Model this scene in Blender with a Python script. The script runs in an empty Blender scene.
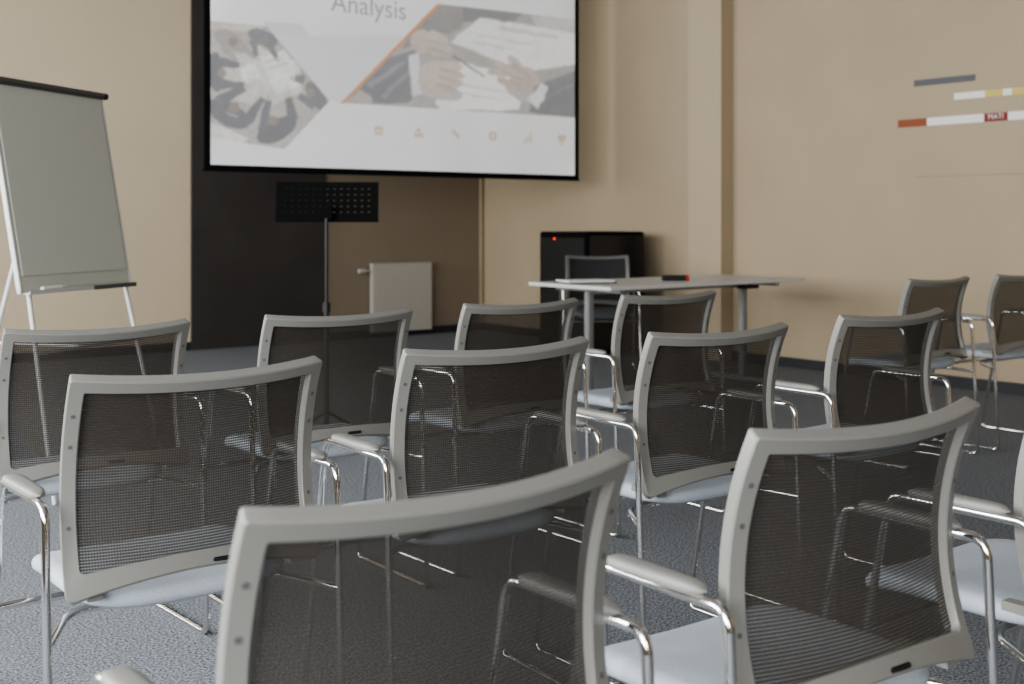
import bpy, bmesh, math
import numpy as np
from mathutils import Vector, Matrix
C=bpy.context.scene.collection
TH=math.radians(38); CO=math.cos(TH); SI=math.sin(TH)
H=1.15; F=1200.0; HY=220.0
UW=7.5; VW=10.1; CEIL=3.75
def W(u,v,z=0): return Vector((u*CO-v*SI,u*SI+v*CO,z))
# ---------- materials
def mat(name,col,rough=.5,metal=0,emit=None,es=0,noise=None,bump=0,bscale=200,spec=.5):
    m=bpy.data.materials.new(name); m.use_nodes=True
    nt=m.node_tree; b=nt.nodes['Principled BSDF']
    b.inputs['Base Color'].default_value=(*col,1); b.inputs['Roughness'].default_value=rough
    b.inputs['Metallic'].default_value=metal
    b.inputs['Specular IOR Level'].default_value=spec
    if emit: b.inputs['Emission Color'].default_value=(*emit,1); b.inputs['Emission Strength'].default_value=es
    tc=nt.nodes.new('ShaderNodeTexCoord')
    if noise:
        c2,sc,det=noise
        n=nt.nodes.new('ShaderNodeTexNoise'); n.inputs['Scale'].default_value=sc; n.inputs['Detail'].default_value=det
        r=nt.nodes.new('ShaderNodeValToRGB'); r.color_ramp.elements[0].position=.35; r.color_ramp.elements[1].position=.65
        r.color_ramp.elements[0].color=(*col,1); r.color_ramp.elements[1].color=(*c2,1)
        nt.links.new(tc.outputs['Object'],n.inputs['Vector']); nt.links.new(n.outputs['Fac'],r.inputs['Fac']); nt.links.new(r.outputs['Color'],b.inputs['Base Color'])
        if emit: nt.links.new(r.outputs['Color'],b.inputs['Emission Color'])
    if bump:
        n2=nt.nodes.new('ShaderNodeTexNoise'); n2.inputs['Scale'].default_value=bscale
        bp=nt.nodes.new('ShaderNodeBump'); bp.inputs['Strength'].default_value=bump; bp.inputs['Distance'].default_value=.003
        nt.links.new(tc.outputs['Object'],n2.inputs['Vector']); nt.links.new(n2.outputs['Fac'],bp.inputs['Height']); nt.links.new(bp.outputs['Normal'],b.inputs['Normal'])
    return m
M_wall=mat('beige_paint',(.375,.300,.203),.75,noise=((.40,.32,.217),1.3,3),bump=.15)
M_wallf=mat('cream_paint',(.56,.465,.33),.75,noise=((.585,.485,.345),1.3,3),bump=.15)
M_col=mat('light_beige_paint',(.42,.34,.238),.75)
M_wall_shade=mat('shaded_wall_brown',(.20,.158,.112),.75,noise=((.215,.17,.122),1.3,3))  # wall colour with the shade below the screen mixed in
M_ceil=mat('ceiling_paint',(.20,.195,.185),.9)
M_rear=mat('rear_wall_paint',(.22,.185,.14),.8)
M_carpet=mat('carpet',(.060,.065,.072),.97,noise=((.33,.348,.37),135,6),bump=.8,bscale=320,spec=.1)
M_dark=mat('dark_panel',(.042,.037,.034),.7,noise=((.050,.044,.040),2,3),spec=.2)
M_base=mat('baseboard',(.02,.022,.026),.5)
M_frame=mat('grey_plastic',(.205,.199,.18),.38,bump=.05,bscale=600)
M_pad=mat('armrest_plastic',(.215,.21,.192),.5)
M_chrome=mat('chrome',(.80,.78,.75),.05,1)
M_seat=mat('seat_fabric',(.37,.405,.44),.85,noise=((.43,.465,.50),300,3),bump=.3,bscale=500)
M_blk=mat('black_plastic',(.012,.012,.013),.45)
M_blkm=mat('black_metal',(.02,.02,.02),.45,.3)
M_matte=mat('matte_black_metal',(.008,.008,.008),.9,spec=.05)
M_white=mat('white_laminate',(.56,.56,.54),.35)
M_paper=mat('paper',(.78,.77,.74),.8)
M_wmet=mat('white_metal',(.54,.54,.52),.4)
M_gmet=mat('grey_metal',(.30,.31,.31),.35,.6)
M_dgr=mat('dark_grey_plastic',(.09,.09,.09),.5)
M_board=mat('board_surface',(.56,.565,.50),.5,noise=((.58,.585,.52),2,2))
M_red=mat('red',(.45,.03,.02),.4)
M_led=mat('led',(.8,.02,.01),.4,emit=(1,.03,.02),es=3)
M_win=mat('window_frame',(.7,.7,.7),.4)
def mesh_mat():
    m=bpy.data.materials.new('chair_mesh'); m.use_nodes=True; nt=m.node_tree; N=nt.nodes; L=nt.links
    b=N['Principled BSDF']; b.inputs['Roughness'].default_value=.6; b.inputs['Specular IOR Level'].default_value=.3
    b.inputs['Base Color'].default_value=(.043,.036,.029,1)
    uv=N.new('ShaderNodeUVMap'); sp=N.new('ShaderNodeSeparateXYZ'); L.new(uv.outputs['UV'],sp.inputs[0])
    def strand(out,pitch,w,amt):
        d=N.new('ShaderNodeMath'); d.operation='DIVIDE'; d.inputs[1].default_value=pitch; L.new(out,d.inputs[0])
        f=N.new('ShaderNodeMath'); f.operation='FRACT'; L.new(d.outputs[0],f.inputs[0])
        c=N.new('ShaderNodeMath'); c.operation='LESS_THAN'; c.inputs[1].default_value=w; L.new(f.outputs[0],c.inputs[0])
        s=N.new('ShaderNodeMath'); s.operation='MULTIPLY'; s.inputs[1].default_value=amt; L.new(c.outputs[0],s.inputs[0]); return s.outputs[0]
    a=strand(sp.outputs['X'],.0048,.45,.7); c=strand(sp.outputs['Y'],.0052,.54,1.0)
    mx=N.new('ShaderNodeMath'); mx.operation='MAXIMUM'; L.new(a,mx.inputs[0]); L.new(c,mx.inputs[1])
    mr=N.new('ShaderNodeMapRange'); mr.inputs['To Min'].default_value=.60; mr.inputs['To Max'].default_value=.95
    L.new(mx.outputs[0],mr.inputs['Value']); L.new(mr.outputs[0],b.inputs['Alpha'])
    return m
M_mesh=mesh_mat()
# ---------- helpers
def link(o,parent=None):
    C.objects.link(o)
    if parent: o.parent=parent
    return o
def mk(name,vs,fs,m,parent=None,smooth=False,mats=None,fm=None):
    me=bpy.data.meshes.new(name); me.from_pydata([tuple(v) for v in vs],[],fs); me.update()
    for mm in (mats or [m]): me.materials.append(mm)
    if fm:
        for p,i in zip(me.polygons,fm): p.material_index=i
    if smooth:
        for p in me.polygons: p.use_smooth=True
    return link(bpy.data.objects.new(name,me),parent)
def boxes(name,lst,m,parent=None,bev=.004,seg=2):
    me=bpy.data.meshes.new(name); bm=bmesh.new()
    for (x0,x1,y0,y1,z0,z1) in lst:
        r=bmesh.ops.create_cube(bm,size=1)['verts']
        for v in r: v.co=Vector(((x0+x1)/2+v.co.x*(x1-x0),(y0+y1)/2+v.co.y*(y1-y0),(z0+z1)/2+v.co.z*(z1-z0)))
    if bev: bmesh.ops.bevel(bm,geom=bm.edges[:],offset=bev,segments=seg,affect='EDGES',clamp_overlap=True)
    bmesh.ops.recalc_face_normals(bm,faces=bm.faces); bm.to_mesh(me); bm.free(); me.materials.append(m)
    return link(bpy.data.objects.new(name,me),parent)
def roundpath(pts,r,closed=False,n=6):
    P=[Vector(p) for p in pts]; out=[]; k=len(P)
    for i in range(k):
        if not closed and i in(0,k-1): out.append(P[i]); continue
        a,b,c=P[i-1],P[i],P[(i+1)%k]
        d1=(a-b); d2=(c-b); rr=min(r,d1.length*.49,d2.length*.49)
        p1=b+d1.normalized()*rr; p2=b+d2.normalized()*rr
        for j in range(n+1):
            t=j/n; out.append(p1*(1-t)**2+b*2*t*(1-t)+p2*t*t)
    return out
def tubeverts(path,rad,closed=False,n=10,sx=1,sy=1):
    vs=[];fs=[];k=len(path); prev=None
    for i,p in enumerate(path):
        if closed: t=(path[(i+1)%k]-path[i-1])
        else: t=path[min(i+1,k-1)]-path[max(i-1,0)]
        t.normalize()
        if prev is None:
            a=Vector((0,0,1)) if abs(t.z)<.9 else Vector((1,0,0)); x=t.cross(a).normalized()
        else: x=(prev-t*prev.dot(t)).normalized()
        prev=x; y=t.cross(x)
        for j in range(n):
            an=2*math.pi*j/n; vs.append(p+x*math.cos(an)*rad*sx+y*math.sin(an)*rad*sy)
    for i in range(k if closed else k-1):
        for j in range(n):
            a=i*n+j;b=i*n+(j+1)%n;i2=(i+1)%k; fs.append((a,b,i2*n+(j+1)%n,i2*n+j))
    if not closed: fs.append(tuple(range(n))[::-1]); fs.append(tuple(range((k-1)*n,k*n)))
    return vs,fs
def tubes(name,paths,m,parent=None,n=10):
    V=[];Fc=[]
    for path,rad,cl in paths:
        v,f=tubeverts(path,rad,cl,n); o=len(V); V+=v; Fc+=[tuple(i+o for i in q) for q in f]
    o=mk(name,V,Fc,m,parent,True)
    o.data.set_sharp_from_angle(angle=math.radians(50)); return o
def cyl(p0,p1,r): return ([Vector(p0),Vector(p1)],r,False)
def empty(name,label,cat,loc=(0,0,0),rot=0,group=None):
    o=bpy.data.objects.new(name,None); o.empty_display_size=.1; link(o); o.location=loc; o.rotation_euler=(0,0,rot)
    o['label']=label;o['category']=cat
    if group:o['group']=group
    return o
def struct(o,label,cat):
    o['kind']='structure';o['label']=label;o['category']=cat; return o
def roomrot(o): o.rotation_euler=(0,0,TH); return o
def copytree(o,parent=None):
    n=o.copy(); C.objects.link(n); n.parent=parent
    for c in o.children: copytree(c,n)
    return n
# ---------- room shell
U0=-2.2; V0=-5.0
def st(name,lst,m,label,cat,bev=0): return struct(roomrot(boxes(name,lst,m,None,bev)),label,cat)
def onV(px,py,v):
    a=(px-512)/F; D=v/(CO-a*SI); return D*(a*CO+SI),H+(HY-py)/F*D
def onU(px,py,u):
    a=(px-512)/F; D=u/(a*CO+SI); return D*(CO-a*SI),H+(HY-py)/F*D
st('floor',[(U0-.2,UW+.2,V0-.2,VW+.2,-.1,0)],M_carpet,'speckled blue-grey carpet floor','floor')
st('ceiling',[(U0-.2,UW+.2,V0-.2,VW+.2,CEIL,CEIL+.1)],M_ceil,'plain grey ceiling','ceiling')
st('wall_front',[(U0-.2,UW+.2,VW,VW+.2,0,CEIL)],M_wallf,'cream-beige painted wall behind the projection screen','wall')
st('wall_right',[(UW,UW+.2,V0,VW,0,CEIL)],M_wall,'beige painted wall with coloured tape strips','wall')
st('wall_back',[(U0-.2,UW+.2,V0-.2,V0,0,CEIL)],M_rear,'beige painted rear wall','wall')
wins=[(-4.6,-2.0),(-1.4,1.2),(1.8,4.4),(5.0,7.4),(7.9,9.8)]  # last window is added, out of view, to brighten the front wall
wl=[(U0-.2,U0,V0,VW,0,.9),(U0-.2,U0,V0,VW,3.1,CEIL)]
e=V0
for a,b in wins: wl.append((U0-.2,U0,e,a,.9,3.1)); e=b
wl.append((U0-.2,U0,e,VW,.9,3.1))
st('wall_left',wl,M_wall,'beige painted wall with tall windows','wall')
for i,(a,b) in enumerate(wins):
    m_=(a+b)/2
    st('window_%d'%(i+1),[(U0-.12,U0-.06,a,a+.06,.9,3.1),(U0-.12,U0-.06,b-.06,b,.9,3.1),(U0-.12,U0-.06,m_-.03,m_+.03,.9,3.1),(U0-.12,U0-.06,a,b,.9,.96),(U0-.12,U0-.06,a,b,3.04,3.1)],M_win,'white framed window','window')
st('baseboard_right',[(UW-.018,UW,V0,VW,0,.075)],M_base,'dark baseboard','baseboard')
st('baseboard_front',[(U0,UW-.02,VW-.018,VW,0,.075)],M_base,'dark baseboard','baseboard')
d=.15
va,_=onU(721,0,UW-d); vb,_=onU(688,0,UW-d)
st('trim_1',[(UW-d,UW,va,vb,0,CEIL)],M_col,'light beige wall pilaster','pilaster')
u1,_=onV(192,0,VW-.03); u2,_=onV(326,0,VW-.03)
st('trim_2',[(u1,u2,VW-.03,VW,0.0,CEIL)],M_dark,'dark charcoal full-height wall panel','wall panel')
st('trim_3',[(UW-.05,UW-.02,VW-.035,VW,0.08,CEIL)],M_wall,'vertical cable raceway in the room corner','raceway')
st('trim_5',[(u2,UW-.05,VW-.012,VW,0.075,CEIL)],M_wall_shade,'wall section with under-screen shade painted in, beside the black panel','wall panel')  # thin sheet carrying the painted shade under the screen
# ---------- window light
for i,(a,b) in enumerate(wins):
    l=bpy.data.lights.new('window_light','AREA'); l.shape='RECTANGLE'; l.size=b-a; l.size_y=2.2; l.energy=[200,250,280,200,205][i]; l.color=(.96,.98,1)  # last lamp belongs to the added window by the front wall
    o=bpy.data.objects.new('window_light',l); C.objects.link(o)
    o.location=W(U0-.02,(a+b)/2,2.0)
    o.rotation_euler=W(1,0,-.25).normalized().to_track_quat('-Z','Y').to_euler()
wd=bpy.data.worlds.new('World'); bpy.context.scene.world=wd; wd.use_nodes=True
wd.node_tree.nodes['Background'].inputs[0].default_value=(.75,.85,1,1); wd.node_tree.nodes['Background'].inputs[1].default_value=1.5
# ---------- chair
HW=.245; ZT=.875; ZB=.474
def surf(s,z):
    t=(z-ZB)/(ZT-ZB)
    y0,y1,y2=.010,.052,0.0
    y=y0*(1-t)*(1-2*t)+y1*4*t*(1-t)+y2*t*(2*t-1)
    k=1-(s/HW)**2
    return Vector((s*(1+.015*(1-t)),y-.035*k,z-.013*k*t))
def snorm(s,z):
    e=.002; a=surf(s+e,z)-surf(s-e,z); b=surf(s,z+e)-surf(s,z-e); return b.cross(a).normalized()
def build_chair():
    root=empty('conference_chair','grey-framed conference chair with black mesh back and chrome sled legs','chair')
    hw=HW
    def outline(x0,x1,z0,z1,rb,rt,arch):
        P=[]
        def arc(cx,cz,r,a0):
            return [(cx+r*math.cos(a0+math.pi/2*j/5),cz+r*math.sin(a0+math.pi/2*j/5)) for j in range(6)]
        A=[arc(x0+rb,z0+rb,rb,math.pi),arc(x1-rb,z0+rb,rb,1.5*math.pi),arc(x1-rt,z1-rt,rt,0),arc(x0+rt,z1-rt,rt,.5*math.pi)]
        for i in range(4):
            P+=A[i]; a=A[i][-1]; b=A[(i+1)%4][0]
            for j in range(1,16):
                t=j/16
                P.append((a[0]+(b[0]-a[0])*t,a[1]+(b[1]-a[1])*t+(arch*4*t*(1-t) if i==0 else 0)))
        return P
    wt=.0235; ws=.027
    OUT=outline(-hw,hw,ZB,ZT,.014,.004,.030); INN=outline(-hw+ws,hw-ws,.520,ZT-wt,.010,.003,.014)
    dp=.013; c=.0025
    k=len(OUT); V=[];Fc=[]
    for (ox,oz),(ix,iz) in zip(OUT,INN):
        o=Vector((ox,oz)); n=Vector((ix,iz)); dd=(n-o).normalized()
        for (q,b) in [(o,-dp+c),(o+dd*c,-dp),(n-dd*c,-dp),(n,-dp+c),(n,dp-c),(n-dd*c,dp),(o+dd*c,dp),(o,dp-c)]:
            V.append(surf(q.x,q.y)+snorm(q.x,q.y)*b)
    for i in range(k):
        for j in range(8):
            a=i*8+j;b=i*8+(j+1)%8;cc=((i+1)%k)*8; Fc.append((a,b,cc+(j+1)%8,cc+j))
    fr=mk('backrest',V,Fc,M_frame,root,True)
    bm=bmesh.new(); bm.from_mesh(fr.data)
    for sx in(-1,1):
        r=bmesh.ops.create_cube(bm,size=1)['verts']
        for v in r: v.co=Vector((sx*.198+v.co.x*.025,.055+v.co.y*.10,.480+v.co.z*.016))
    bmesh.ops.recalc_face_normals(bm,faces=bm.faces); bm.to_mesh(fr.data); bm.free()
    for p in fr.data.polygons: p.use_smooth=True
    fr.data.set_sharp_from_angle(angle=math.radians(32))
    nx,nz=20,24; V=[];UV=[];Fc=[]
    zl=.519
    for j in range(nz+1):
        z=zl+(ZT-wt+.004-zl)*j/nz
        for i in range(nx+1):
            s=(-hw+ws-.004)+(2*hw-2*ws+.008)*i/nx; V.append(surf(s,z)); UV.append((s+.5,z))
    for j in range(nz):
        for i in range(nx): a=j*(nx+1)+i; Fc.append((a,a+1,a+nx+2,a+nx+1))
    mp=mk('mesh_panel',V,Fc,M_mesh,fr,True); ul=mp.data.uv_layers.new(name='UVMap')
    for lp in mp.data.loops: ul.data[lp.index].uv=UV[lp.vertex_index]
    mp['label']='black translucent woven mesh panel'
    for (s,z) in [(-hw+ws/2,.808),(hw-ws/2,.808),(-hw+ws/2,.75),(hw-ws/2,.75),(-hw+ws/2,.60),(hw-ws/2,.60)]:
        p=surf(s,z); n=-snorm(s,z)
        if n.y>0:n=-n
        tubes('screw',[cyl(p+n*.010,p+n*(dp+.001),.004)],M_dgr,fr,8)
    p=surf(0.035,.517)
    bd=boxes('badge',[(.012,.056,p.y-.0175,p.y-.011,p.z-.0042,p.z+.0042)],M_blk,fr,.002)
    bd['label']='small dark oval maker badge'
    # seat
    prof=[(0,.0),(.35,.0),(.65,.001),(.88,-.002),(.955,-.006),(.99,-.013),(1.0,-.022),(.99,-.032),(.955,-.039),(.8,-.043),(.4,-.044),(0,-.044)]
    ns=56; V=[];Fc=[]
    for (sc,dz) in prof:
        for i in range(ns):
            an=2*math.pi*i/ns; cx,cy=math.cos(an),math.sin(an)
            ex=2/5.5 if cy>0 else 2/4.2
            x=math.copysign(abs(cx)**ex,cx)*.212*sc; y=.225+math.copysign(abs(cy)**ex,cy)*(.205 if cy>0 else .225)*sc
            z=.480+dz
            if y>.31: z-=.03*((y-.31)/.12)**2
            z+=.010*(x/.238)**2 
            V.append((x,y,z))
    for r in range(len(prof)-1):
        for i in range(ns): a=r*ns+i;b=r*ns+(i+1)%ns; Fc.append((a,a+ns,b+ns,b))
    se=mk('seat',V,Fc,M_seat,root,True)
    bm=bmesh.new(); bm.from_mesh(se.data); bmesh.ops.remove_doubles(bm,verts=bm.verts,dist=.0001); bmesh.ops.recalc_face_normals(bm,faces=bm.faces); bm.to_mesh(se.data); bm.free()
    for p in se.data.polygons: p.use_smooth=True
    se['label']='pale blue-grey upholstered seat'
    for sx in(-1,1):
        x=sx*.286
        pth=roundpath([(x,-.030,.010),(x,.004,.652),(x,.28,.652),(x,.40,.010)],.030,True,7)
        lg=tubes('leg_frame',[(pth,.0078,True)],M_chrome,root,10); lg['label']='chrome tube sled leg frame'
        n=14;V=[];Fc=[];ns=14
        for i in range(n+1):
            t=i/n; y=.045+.200*t; e=min(1,math.sqrt(max(0,1-(abs(2*t-1))**6))+.02)
            hwid=(.016+.0045*t)*e; hh=.0095*e
            for j in range(ns):
                an=2*math.pi*j/ns; ca,sa=math.cos(an),math.sin(an)
                V.append((x-sx*.004+math.copysign(abs(ca)**.6,ca)*hwid,y,.664+math.copysign(abs(sa)**.6,sa)*hh))
        for i in range(n):
            for j in range(ns): a=i*ns+j;b=i*ns+(j+1)%ns; Fc.append((a,b,b+ns,a+ns))
        Fc.append(tuple(range(ns))[::-1]); Fc.append(tuple(range(n*ns,(n+1)*ns)))
        ar=mk('armrest',V,Fc,M_pad,root,True); ar['label']='grey plastic armrest pad'
    p1=roundpath([(-.286,-.009,.41),(-.21,.12,.425),(.21,.12,.425),(.286,-.009,.41)],.04)
    p2=[Vector((-.286,.328,.395)),Vector((.286,.328,.395))]
    tubes('crossbar',[(p1,.008,False),(p2,.008,False)],M_chrome,root,10)
    return root
ch=build_chair()
G='rows of mesh-back conference chairs'
pos=[(-.06,1.275,38),(.51,1.697,36),(1.083,2.132,37),(-.58,2.25,37.5),(-.027,2.663,35.5),(.531,3.05,36.5),(1.137,3.58,37),
     (-1.08,3.15,40),(-.51,3.58,37),(.036,4.05,39),(.595,4.52,38),(2.03,5.7,38),(2.62,6.15,38),(.66,9.3,182)]
for i,(x,y,r) in enumerate(pos):
    o=ch if i==0 else copytree(ch)
    o.location=(x,y,0); o.rotation_euler=(0,0,math.radians(r)); o['group']=G
    if i==13:
        o['label']='dark mesh-back conference chair behind the presenter table'
        for c_,m_ in (('backrest',mat('dark_chair_plastic',(.12,.118,.11),.45)),('seat',mat('charcoal_fabric',(.05,.055,.06),.9)),('mesh_panel',mat('dark_weave',(.015,.015,.015),.8)),('armrest',M_dgr)):
            for q in o.children_recursive:
                if q.name.split('.')[0]==c_: q.material_slots[0].link='OBJECT'; q.material_slots[0].material=m_
# ---------- projection screen
VS=8.1
uL,_=onV(204,0,VS); uR,_=onV(578,0,VS)
uiL,zb=onV(210,166.5,VS); uiR,zb2=onV(574,174,VS)
zi=(zb+zb2)/2; zo=zi-.035; ztop=3.45
scr=empty('projection_screen','large pull-down projection screen with black border showing a slide','projection screen',W(0,VS,0),TH)
boxes('screen_border',[(uL,uiL,-.01,.01,zo,ztop),(uiR,uR,-.01,.01,zo,ztop),(uiL,uiR,-.01,.01,zo,zi),(uiL,uiR,-.01,.01,ztop-.03,ztop)],M_matte,scr,0)
boxes('bottom_bar',[(uL-.01,uR+.01,-.014,.014,zo-.012,zo+.01)],M_matte,scr,.005)
boxes('screen_housing',[(uL-.12,uR+.12,-.10,.10,ztop-.02,ztop+.16)],M_white,scr,.02)
boxes('ceiling_bracket',[(uL+.1,uL+.16,-.03,.03,ztop+.15,CEIL),(uR-.16,uR-.10,-.03,.03,ztop+.15,CEIL)],M_wmet,scr,.003)
S=2; X0,X1,Y0,Y1=208,578,-4,180
nw,nh=(X1-X0)*S,(Y1-Y0)*S
gx,gy=np.meshgrid(X0+(np.arange(nw)+.5)/S,Y0+(np.arange(nh)+.5)/S)
def blur(a,s):
    r=int(3*s)+1; k=np.exp(-.5*(np.arange(-r,r+1)/s)**2); k/=k.sum()
    p=np.pad(a,((r,r),(0,0)) if a.ndim==2 else ((r,r),(0,0),(0,0)),mode='edge')
    a=sum(k[i]*p[i:i+a.shape[0]] for i in range(2*r+1))
    p=np.pad(a,((0,0),(r,r)) if a.ndim==2 else ((0,0),(r,r),(0,0)),mode='edge')
    return sum(k[i]*p[:,i:i+a.shape[1]] for i in range(2*r+1))
rng=np.random.default_rng(4)
def noise(s): 
    q=blur(rng.standard_normal(gx.shape),s); return q/q.std()
wx,wy=noise(5)*1.0+noise(2.5)*.3,noise(5)*1.0+noise(2.5)*.3
def mask(pts,warp=0):
    X=gx+wx*warp; Y=gy+wy*warp
    ins=np.zeros(gx.shape,bool); n=len(pts); j=n-1
    for i in range(n):
        xi,yi=pts[i];xj,yj=pts[j]
        if yi!=yj:
            c=((yi>Y)!=(yj>Y))&(X<(xj-xi)*(Y-yi)/(yj-yi)+xi); ins^=c
        j=i
    return ins
def ell(cx,cy,rx,ry,a=0,n=18):
    ca,sa=math.cos(math.radians(a)),math.sin(math.radians(a))
    return [(cx+rx*math.cos(t)*ca-ry*math.sin(t)*sa,cy+rx*math.cos(t)*sa+ry*math.sin(t)*ca) for t in [2*math.pi*i/n for i in range(n)]]
def limb(x0,y0,x1,y1,w0,w1):
    d=math.hypot(x1-x0,y1-y0); nx,ny=-(y1-y0)/d,(x1-x0)/d
    return [(x0+nx*w0,y0+ny*w0),(x1+nx*w1,y1+ny*w1),(x1-nx*w1,y1-ny*w1),(x0-nx*w0,y0-ny*w0)]
bg=np.ones(gx.shape+(3,))*np.array([.61,.605,.61])
bg+=( .015*noise(30))[...,None]
def put(a,pts,c,al=1,warp=1): 
    m=blur(mask(pts,warp).astype(float),.7)[...,None]*al; sh=1+.10*((gx-pts[0][0])/40-(gy-pts[0][1])/40)[...,None].clip(-1,1)*(warp>0)
    return a*(1-m)+np.array(c)*sh*m
bg=put(bg,[(262,22),(300,24),(352,94),(342,104),(329,100)],(.50,.50,.515),1,0)
bg=put(bg,[(275,36),(404,36),(352,92),(342,103),(330,100)],(.535,.535,.545),1,0)
bg=put(bg,[(208,139),(285,149),(288,147),(208,136)],(.68,.67,.66),1,0)
# left photo: people in dark suits seen from above round a table of papers
L=np.ones(bg.shape)*np.array([.36,.33,.30])
SK=(.46,.36,.29); SU=(.10,.10,.115); SU2=(.13,.13,.145); HR=(.20,.155,.125); PA=(.62,.615,.60); SH=(.24,.23,.235)
for pts,c in [
 ([(208,18),(262,24),(262,32),(208,30)],(.46,.42,.37)),
 ([(222,62),(256,46),(298,62),(302,92),(266,108),(228,98)],(.48,.45,.41)),
 ([(258,58),(284,50),(298,70),(270,80)],PA),([(268,80),(292,72),(300,86),(276,94)],PA),([(238,68),(254,62),(260,78),(244,84)],PA),
 ([(262,62),(282,57),(283,59),(263,64)],(.45,.44,.43)),([(265,68),(285,63),(286,65),(266,70)],(.45,.44,.43)),
 (ell(228,40,16,9,28),(.29,.25,.22)),(limb(238,45,256,58,4,2.6),(.29,.25,.22)),(limb(222,46,236,62,4,2.6),(.29,.25,.22)),(ell(232,42,4.2,4.4),HR),(ell(257,59,3,1.8),SK),
 (ell(262,38,16,8,22),SU2),(limb(268,44,276,58,4,2.6),SU2),(limb(252,40,256,56,4,2.6),SU2),(ell(263,42,4.2,4.2),HR),(ell(276,60,2.6,2),SK),
 (ell(215,72,8,20,-4),SU),(limb(220,62,240,66,5,3),SU),(limb(220,84,244,86,5,3),SU),(ell(221,73,4.6,4.8),HR),(ell(242,66,3,1.8),SK),(ell(246,86,3,1.8),SK),
 (ell(228,114,24,12,28),SU),(limb(216,102,244,88,6,3.4),SU),(limb(246,122,262,98,6,3.4),SU),(ell(234,107,5.4,5.4),HR),(ell(246,87,3.2,2.2),SK),(limb(226,112,238,118,1.2,1.2),SH),
 (ell(276,130,22,11,-28),SU),(limb(292,120,288,98,6,3.4),SU),(limb(262,132,268,100,5.5,3.4),SU),(ell(273,121,5.4,5.4),HR),(ell(288,96,3.2,2.2),SK),(ell(268,98,2.8,2.2),SK),
 (ell(316,96,8,17,-32),SU2),(limb(304,80,294,78,5,3),SU2),(limb(314,106,298,96,5,3),SU2),(ell(310,93,4.6,4.8),HR),(ell(292,78,2.8,2),SK),
 ([(208,122),(230,130),(248,139),(238,148),(208,140)],(.56,.54,.51)),
 ]: L=put(L,pts,c,1,.3)
L=blur(L,.9); L*=(1+.04*noise(6)+.035*noise(2)+.03*noise(1))[...,None]
# right photo: hands over documents
R=np.ones(bg.shape)*np.array([.32,.29,.26])
FG=(.32,.245,.20)
for pts,c in [
 ([(430,0),(470,4),(460,30),(400,50)],(.21,.19,.18)),
 ([(462,6),(522,12),(512,26),(462,22)],(.15,.145,.145)),
 ([(450,42),(480,18),(578,34),(578,64),(536,70),(500,62)],(.65,.645,.635)),
 ([(500,26),(560,36),(556,40),(498,30)],(.50,.49,.48)),
 ([(524,8),(578,14),(578,34),(536,27)],(.46,.44,.42)),
 ([(478,34),(530,44),(529,46),(476,36)],(.53,.52,.51)),
 ([(474,41),(520,50),(519,52),(473,43)],(.53,.52,.51)),
 (ell(422,42,13,12,20),(.45,.37,.31)),(ell(438,38,12,5,30),(.48,.40,.34)),(ell(441,46,12,4.5,25),(.46,.38,.32)),(ell(437,53,10,4,15),(.43,.35,.29)),
 (limb(428,40,446,46,.7,.7),FG),(limb(426,48,446,53,.7,.7),FG),
 ([(384,58),(414,50),(421,90),(408,103),(336,104)],(.13,.13,.145)),
 ([(366,84),(404,60),(406,63),(370,88)],(.19,.19,.21)),
 ([(380,96),(408,70),(410,73),(384,99)],(.17,.17,.19)),
 ([(408,56),(418,53),(424,94),(412,98)],(.58,.58,.59)),
 ([(434,103),(460,62),(526,78),(518,110),(440,110)],(.67,.665,.65)),
 ([(452,91),(502,99),(501,101),(451,93)],(.52,.51,.50)),
 ([(462,84),(506,92),(505,94),(461,86)],(.52,.51,.50)),
 (ell(440,92,22,8,12),(.42,.40,.38)),
 (ell(432,77,15,17,10),(.48,.39,.33)),(ell(450,66,13,4.6,12),(.50,.41,.35)),(ell(452,74,13,4.6,14),(.48,.39,.33)),(ell(450,82,12,4.4,14),(.46,.37,.31)),(ell(445,89,10,4,14),(.44,.35,.29)),
 (limb(438,69,462,75,.8,.6),FG),(limb(438,77,462,82,.8,.6),FG),(limb(436,85,456,89,.8,.6),FG),
 (limb(452,56,484,77,1.2,.9),(.10,.10,.10)),
 (ell(520,92,18,8,30),(.40,.38,.36)),
 (ell(524,80,16,13,40),(.44,.34,.28)),(ell(505,68,14,4,35),(.46,.36,.30)),(ell(499,73,13,3.6,8),(.45,.35,.29)),(ell(507,84,12,3.8,30),(.43,.33,.27)),(ell(514,62,10,4,45),(.46,.36,.30)),
 (limb(500,70,522,80,.8,.8),FG),(limb(502,78,520,86,.8,.8),FG),(limb(512,64,530,78,.8,.8),FG),
 ([(534,86),(578,70),(578,120),(528,112)],(.13,.13,.14)),
 ([(527,99),(541,83),(548,88),(537,109)],(.58,.58,.59)),
 (limb(548,96,576,84,.9,.9),(.18,.18,.19)),
 ([(341,104),(360,90),(372,98),(372,104)],(.30,.27,.25)),
 ]: R=put(R,pts,c,1,.4)
R=blur(R,1.4); R*=(1+.03*noise(6)+.025*noise(2)+.02*noise(1))[...,None]
ml=blur(mask([(208,21),(266,26),(329,101),(284,149),(208,138)]).astype(float),.9)[...,None]
mr=blur(mask([(438,4),(580,20),(580,118),(341,103)]).astype(float),.9)[...,None]
gl=L.mean(axis=2,keepdims=True); gr=R.mean(axis=2,keepdims=True)
L=gl+(L-gl)*.8; R=gr+(R-gr)*.8
img=bg*(1-ml)+(L*.74+.115)*ml; img=img*(1-mr)+(R*.74+.12)*mr
def over(pts,c,s=.8,al=1):
    global img
    m=blur(mask(pts).astype(float),s)[...,None]*al; img=img*(1-m)+np.array(c)*m
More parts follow.
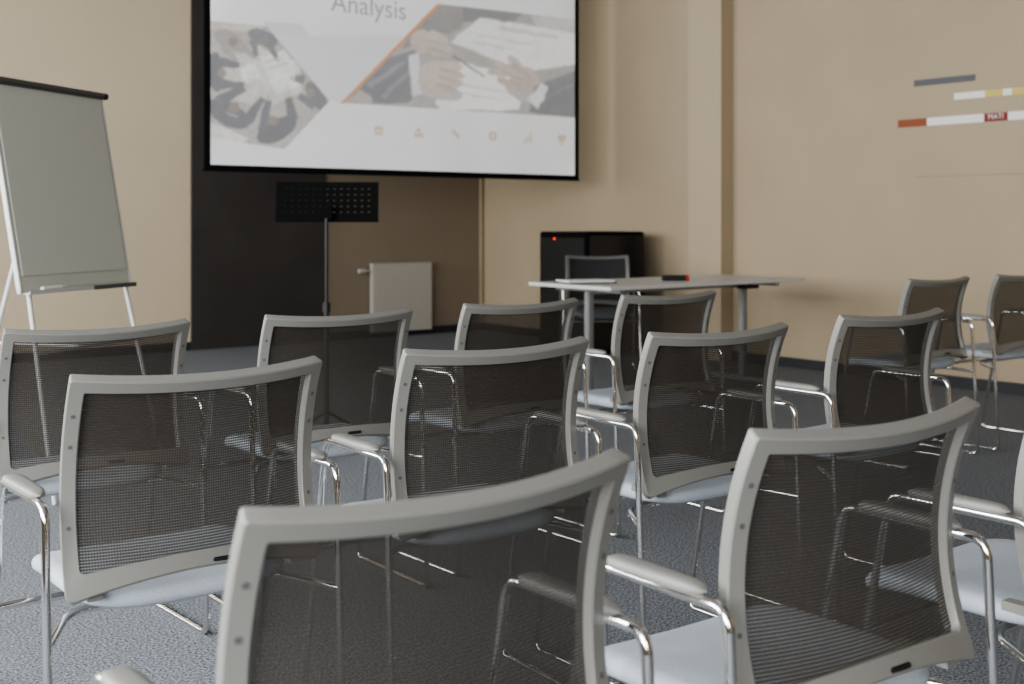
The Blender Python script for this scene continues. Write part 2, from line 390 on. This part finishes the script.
over([(436,4),(440,5),(343.5,104),(340,103)],(.48,.27,.16))
IC=(.48,.41,.32)
def ic(x,y,*polys):
    for pts,on in polys: over([(x+a,y+b) for a,b in pts],IC if on else (.60,.60,.60),.6)
ic(378,131,([(-4,-5),(4,-4.5),(4,4.5),(-4,4)],1),([(-2,-1),(2,-1),(2,1),(-2,1)],0))
ic(418,133,([(-2,-5),(2,-5),(2,-1),(-2,-1)],1),([(-4.5,0),(4.5,0),(4.5,5),(-4.5,4)],1))
ic(455,134,([(-5,-3),(-2,-5),(1,-2),(5,3),(3,5),(-1,1),(-4,0)],1),([(-4,-2),(-2,-3),(-2,-1)],0))
ic(492,136,([(0,-5),(4,-3),(4.5,1),(2,5),(-2,5),(-4.5,1),(-4,-3)],1),([(-1.5,-1.5),(1.5,-1.5),(1.5,1.5),(-1.5,1.5)],0))
ic(527,138,([(-4,5),(-4,1),(-2,1),(-2,5)],1),([(-1,5),(-1,-2),(1,-2),(1,5)],1),([(2,5),(2,-5),(4,-5),(4,5)],1))
ic(561,140,([(-4,-5),(4,-5),(4,0),(1,2),(1,4),(4,5),(-4,5),(-1,4),(-1,2),(-4,0)],1))
img=np.clip(img,0,1)
pu=np.linspace(uiL,uiR,521); pz=np.append(np.linspace(zi,2.95,220),ztop-.03)
vv=[];cc=[]
for z in pz:
    X=pu*CO-VS*SI; D=pu*SI+VS*CO
    px=512+F*X/D; py=HY+F*(H-z)/D
    ix=np.clip(((px-X0)*S).astype(int),0,nw-1); iy=np.clip(((py-Y0)*S).astype(int),0,nh-1)
    c=img[iy,ix]
    if z>2.9: c=np.where((py<Y0)[:,None],np.array([.61,.605,.61]),c)
    for u_,col in zip(pu,c): vv.append((u_,-.0105,z)); cc.append((col[0],col[1],col[2],1))
nu=len(pu); ff=[(j*nu+i,j*nu+i+1,(j+1)*nu+i+1,(j+1)*nu+i) for j in range(len(pz)-1) for i in range(nu-1)]
M_slide=bpy.data.materials.new('projected_slide'); M_slide.use_nodes=True
nt=M_slide.node_tree; at=nt.nodes.new('ShaderNodeVertexColor'); at.layer_name='slide'; b=nt.nodes['Principled BSDF']
nt.links.new(at.outputs['Color'],b.inputs['Base Color']); nt.links.new(at.outputs['Color'],b.inputs['Emission Color']); b.inputs['Emission Strength'].default_value=.56; b.inputs['Roughness'].default_value=.9; b.inputs['Specular IOR Level'].default_value=.1
sl=mk('slide_image',vv,ff,M_slide,scr)
ca=sl.data.color_attributes.new('slide','FLOAT_COLOR','POINT'); ca.data.foreach_set('color',np.array(cc,dtype=np.float32).ravel())
sl['label']='projected presentation slide with two business photos and orange stripe'
def text(name,s,width,m,parent,loc,rot=(math.pi/2,0,0)):
    cu=bpy.data.curves.new(name,'FONT'); cu.body=s; cu.size=1
    t=bpy.data.objects.new('tmp',cu); C.objects.link(t); bpy.context.view_layer.update()
    me=bpy.data.meshes.new_from_object(t.evaluated_get(bpy.context.evaluated_depsgraph_get()))
    bpy.data.objects.remove(t)
    xs=[v.co.x for v in me.vertices]; k=width/(max(xs)-min(xs)); x0=min(xs)
    for v in me.vertices: v.co=Vector(((v.co.x-x0)*k,v.co.y*k,0))
    me.materials.clear(); me.materials.append(m); me.name=name
    o=bpy.data.objects.new(name,me); link(o,parent); o.location=loc; o.rotation_euler=rot; return o
ua,za=onV(330,12,VS); ub,zb_=onV(405,19,VS)
tx=text('slide_text','Analysis',ub-ua,mat('slide_text_grey',(.30,.30,.31),.9,emit=(.30,.30,.31),es=.55),scr,(ua,-.0125,(za+zb_)/2))
tx['label']='grey heading lettering reading Analysis'
# ---------- music stand
ms=empty('music_stand','black perforated orchestra music stand','music stand',(-.925,6.0,0),math.radians(4))
nxh,nzh=13,5; Wd=.51; Hd=.20
V=[];Fc=[]
xs=[-Wd/2]
for i in range(nxh):
    c=-Wd/2+.03+(Wd-.06)*(i+.5)/nxh; xs+=[c-.0058,c+.0058]
xs.append(Wd/2); zs=[0]
for j in range(nzh):
    c=.03+(Hd-.05)*(j+.5)/nzh; zs+=[c-.0032,c+.0032]
zs.append(Hd)
for z in zs:
    for x in xs: V.append((x,-.075*x*x,z))
nx=len(xs)
for j in range(len(zs)-1):
    for i in range(nx-1):
        if i%2==1 and j%2==1: continue
        a=j*nx+i; Fc.append((a,a+1,a+nx+1,a+nx))
dk=mk('desk',V,Fc,M_matte,ms); s=dk.modifiers.new('t','SOLIDIFY'); s.thickness=.003
dk.location=(0,0,1.145); dk.rotation_euler=(math.radians(-12),0,0)
lp=boxes('ledge',[(-Wd/2,Wd/2,-.004,.05,-.006,.012)],M_matte,ms,.002); lp.location=(0,0,1.145)
boxes('desk_clamp',[(-.03,.03,-.035,-.002,1.15,1.22)],M_matte,ms,.005)
tubes('pole',[cyl((0,-.03,.10),(0,-.03,.72),.014),cyl((0,-.03,.70),(0,-.03,1.16),.009),cyl((0,-.03,.69),(0,-.03,.74),.02)],M_blkm,ms)
tubes('tripod_base',[(roundpath([(0,-.03,.20),(.24*math.cos(a),-.03+.24*math.sin(a),.05),(.29*math.cos(a),-.03+.29*math.sin(a),.01)],.05),.009,False) for a in (.5,2.6,4.7)],M_blkm,ms)
# ---------- flipchart
e1=Vector((.29,.957,0)).normalized(); ang=math.atan2(e1.y,e1.x)
BR=Vector(((129-512)/F*5.6,5.6,0))
bw=.375
base=BR-e1*bw
fc=empty('flipchart_easel','white tripod flipchart easel with pale grey board and dark clamp bar','flipchart',(base.x,base.y,0),ang)
lean=math.atan(.165/.9)
def onb(o): o.location=(0,0,.86); o.rotation_euler=(-lean,0,0); return o
BH=.895
onb(boxes('board',[(-bw+.005,bw-.005,-.008,.008,0,BH)],M_board,fc,.003))
onb(boxes('paper_pad',[(-bw+.02,bw-.02,-.013,-.0085,.06,BH-.03)],mat('flip_paper',(.57,.575,.51),.8),fc,.001))
onb(boxes('board_frame',[(-bw-.005,-bw+.005,-.011,.011,-.01,BH+.005),(bw-.005,bw+.005,-.011,.011,-.01,BH+.005),(-bw-.005,bw+.005,-.011,.011,-.012,0)],M_wmet,fc,.002))
onb(boxes('clamp_bar',[(-bw-.005,bw+.005,-.030,-.006,BH-.028,BH+.002)],M_dgr,fc,.008))
onb(tubes('clamp_knob',[cyl((bw+.005,-.018,BH-.013),(bw+.022,-.018,BH-.013),.016),cyl((-bw-.022,-.018,BH-.013),(-bw-.005,-.018,BH-.013),.016)],M_blk,fc,14))
boxes('pen_tray',[(-bw+.01,bw-.01,-.042,-.004,.845,.852),(-bw+.01,bw-.01,-.045,-.040,.845,.863)],M_wmet,fc,.002)
boxes('tray_trim',[(.05,bw-.01,-.049,-.0455,.843,.862)],M_dgr,fc,.0015)
for px_ in (-.30,.35):
    tubes('leg',[cyl((px_,.03,.95),(px_*1.2,-.16,.0),.010)],M_wmet,fc)
tubes('leg',[cyl((0,.14,1.6),(0,.62,.0),.010)],M_wmet,fc)
tubes('leg_brace',[cyl((-.325,-.04,.60),(.365,-.04,.60),.008),cyl((0,-.04,.60),(0,.43,.60),.007)],M_wmet,fc)
mk_=empty('whiteboard_marker','white board marker resting in the flipchart tray','marker',fc.location+Matrix.Rotation(ang,3,'Z')@Vector((-.2,-.028,.8645)),ang)
tubes('marker_body',[cyl((-.07,0,0),(.05,0,0),.010)],M_paper,mk_); tubes('marker_cap',[cyl((.05,0,0),(.085,0,0),.0105)],M_wmet,mk_)
# ---------- table
P=Vector((.6,7.3,0))
tb=empty('presenter_table','long white-topped table with grey metal T-legs','table',P,TH)
TL=1.86;TD=.80
boxes('tabletop',[(0,TL,0,TD,.718,.74)],M_white,tb,.004)
for x in(.18,TL-.20):
    boxes('leg',[(x-.023,x+.023,TD/2-.025,TD/2+.025,.03,.69),(x-.03,x+.03,.06,TD-.06,.0,.03),(x-.02,x+.02,.08,TD-.08,.69,.718)],M_gmet,tb,.006)
boxes('crossbeam',[(.18,TL-.2,TD/2-.02,TD/2+.02,.67,.70)],M_gmet,tb,.004)
boxes('cable_clip',[(TL-.30,TL-.14,TD/2-.10,TD/2-.03,.66,.717)],M_blk,tb,.004)
def tl(x,y,z): return P+Matrix.Rotation(TH,3,'Z')@Vector((x,y,z))
pp=empty('paper_stack','small stack of white papers on the table','paper',tl(.20,.46,.741),TH-.3)
boxes('folder_cover',[(-.17,.17,-.12,.12,0,.010)],M_dgr,pp,.001)
boxes('sheets',[(-.16,.16,-.11,.11,.010,.020)],M_paper,pp,.001)
mm=empty('marker_pen','black marker with red cap lying on the table','marker',tl(.86,.32,.7605),TH-.6)
tubes('pen_body',[cyl((-.07,0,0),(.09,0,0),.019)],M_blk,mm,14)
tubes('pen_cap',[cyl((.09,0,0),(.112,0,0),.0195)],M_red,mm,14)
# ---------- black rack cabinet
rk=empty('equipment_cabinet','black equipment rack cabinet with a red indicator light','cabinet',W(6.60,7.42,0),TH)
boxes('body',[(0,.66,.02,.64,.03,1.05)],M_matte,rk,.01)
boxes('door',[(.02,.64,-.0,.02,.06,1.02)],mat('smoked_glass',(.01,.01,.012),.25),rk,.004)
boxes('side_panel',[(-.006,0,.05,.61,.08,1.0)],M_blkm,rk,.002)
tubes('foot',[cyl((x,y,0),(x,y,.035),.025) for x in(.06,.60) for y in(.08,.58)],M_blkm,rk)
boxes('indicator_light',[(-.010,-.005,.42,.44,.985,.997)],M_led,rk,.001)
boxes('handle',[(.05,.07,-.02,0,.48,.60)],M_gmet,rk,.003)
# ---------- radiator
ra,_=onV(373,0,VW-.1); rb,_=onV(432,0,VW-.1); _,rz0=onV(402,331,VW-.1); _,rz1=onV(402,264,VW-.1)
rd=empty('radiator','cream panel radiator mounted low on the wall','radiator',W(ra,VW-.1,0),TH)
w_=rb-ra
lst=[(0,w_,0,.06,rz0,rz1)]
ns=18
for i in range(ns): x=.02+(w_-.04)*(i+.1)/ns; lst.append((x,x+(w_-.04)/ns*.8,-.0025,.01,rz0+.03,rz1-.03))
M_rad=mat('radiator_enamel',(.40,.375,.325),.5)
boxes('panel',lst,M_rad,rd,.002)
boxes('top_grille',[(0,w_,-.005,.07,rz1,rz1+.012)],M_rad,rd,.002)
boxes('wall_bracket',[(.1,.13,.05,.1,rz0+.1,rz1-.1),(w_-.13,w_-.1,.05,.1,rz0+.1,rz1-.1)],M_rad,rd,0)
tubes('valve',[cyl((-.13,.03,rz1-.06),(0,.03,rz1-.06),.012),cyl((-.14,.03,rz1-.06),(-.07,.03,rz1-.06),.024),cyl((-.03,.03,rz1-.06),(-.03,.098,rz1-.06),.01)],M_rad,rd,12)
# ---------- tape strips on right wall
def strip(name,segs,label,y0,y1,x0,x1,th):
    va_,za_=onU(x0,y0,UW-.004); vb_,zb__=onU(x1,y1,UW-.004); z=(za_+zb__)/2
    root=empty(name,label,'wall tape',W(UW-.003,va_,z),TH)
    for (xa,xb,m) in segs:
        v0_,_=onU(xa,0,UW-.004); v1_,_=onU(xb,0,UW-.004)
        boxes('tape_piece',[(-.002,.002,v1_-va_,v0_-va_,-th/2,th/2)],m,root,0)
    return root,va_
M_slate=mat('slate_tape',(.10,.105,.11),.6); M_yel=mat('yellow_tape',(.58,.44,.13),.6); M_wh=mat('white_tape',(.74,.72,.68),.6); M_rb=mat('rust_tape',(.26,.065,.025),.6); M_dr=mat('deep_red_tape',(.20,.02,.015),.6)
strip('wall_strip',[(914,975,M_slate)],'dark slate tape strip on the wall',83,78,914,975,.045)
strip('wall_strip',[(954,985,M_wh),(985,1003,M_yel),(1003,1012,M_wh),(1012,1090,M_yel)],'white and yellow tape strip on the wall',97,90,954,1024,.045)
r3,va3=strip('wall_strip',[(898,927,M_rb),(927,984,M_wh),(984,1008,M_dr),(1008,1090,M_wh)],'rust red and white tape strip with small lettering',123,116,898,1024,.055)
v0_,_=onU(988.5,0,UW-.004); v1_,_=onU(1003.5,0,UW-.004)
text('strip_lettering','MATI',v0_-v1_,M_wh,r3,(-.004,v0_-va3,-.013),(math.pi/2,0,-math.pi/2))
v0_,zz=onU(915,177,UW); v1_,_=onU(1090,177,UW)
st('trim_4',[(UW-.002,UW,v1_,v0_,zz-.003,zz+.003)],mat('wire',(.28,.23,.165),.7),'thin horizontal line across the wall','trim')
# ---------- camera
cam=bpy.data.cameras.new('camera'); co=bpy.data.objects.new('camera',cam); C.objects.link(co)
co.location=(0,0,H); co.rotation_euler=(math.pi/2,0,0); cam.sensor_width=36; cam.lens=F/1024*36; cam.shift_y=-(342-HY)/1024
cam.clip_start=.05; cam.dof.use_dof=True; cam.dof.focus_distance=2.7; cam.dof.aperture_fstop=4.5
bpy.context.scene.camera=co
try: bpy.context.scene.view_settings.look='AgX - Medium High Contrast'
except Exception: pass
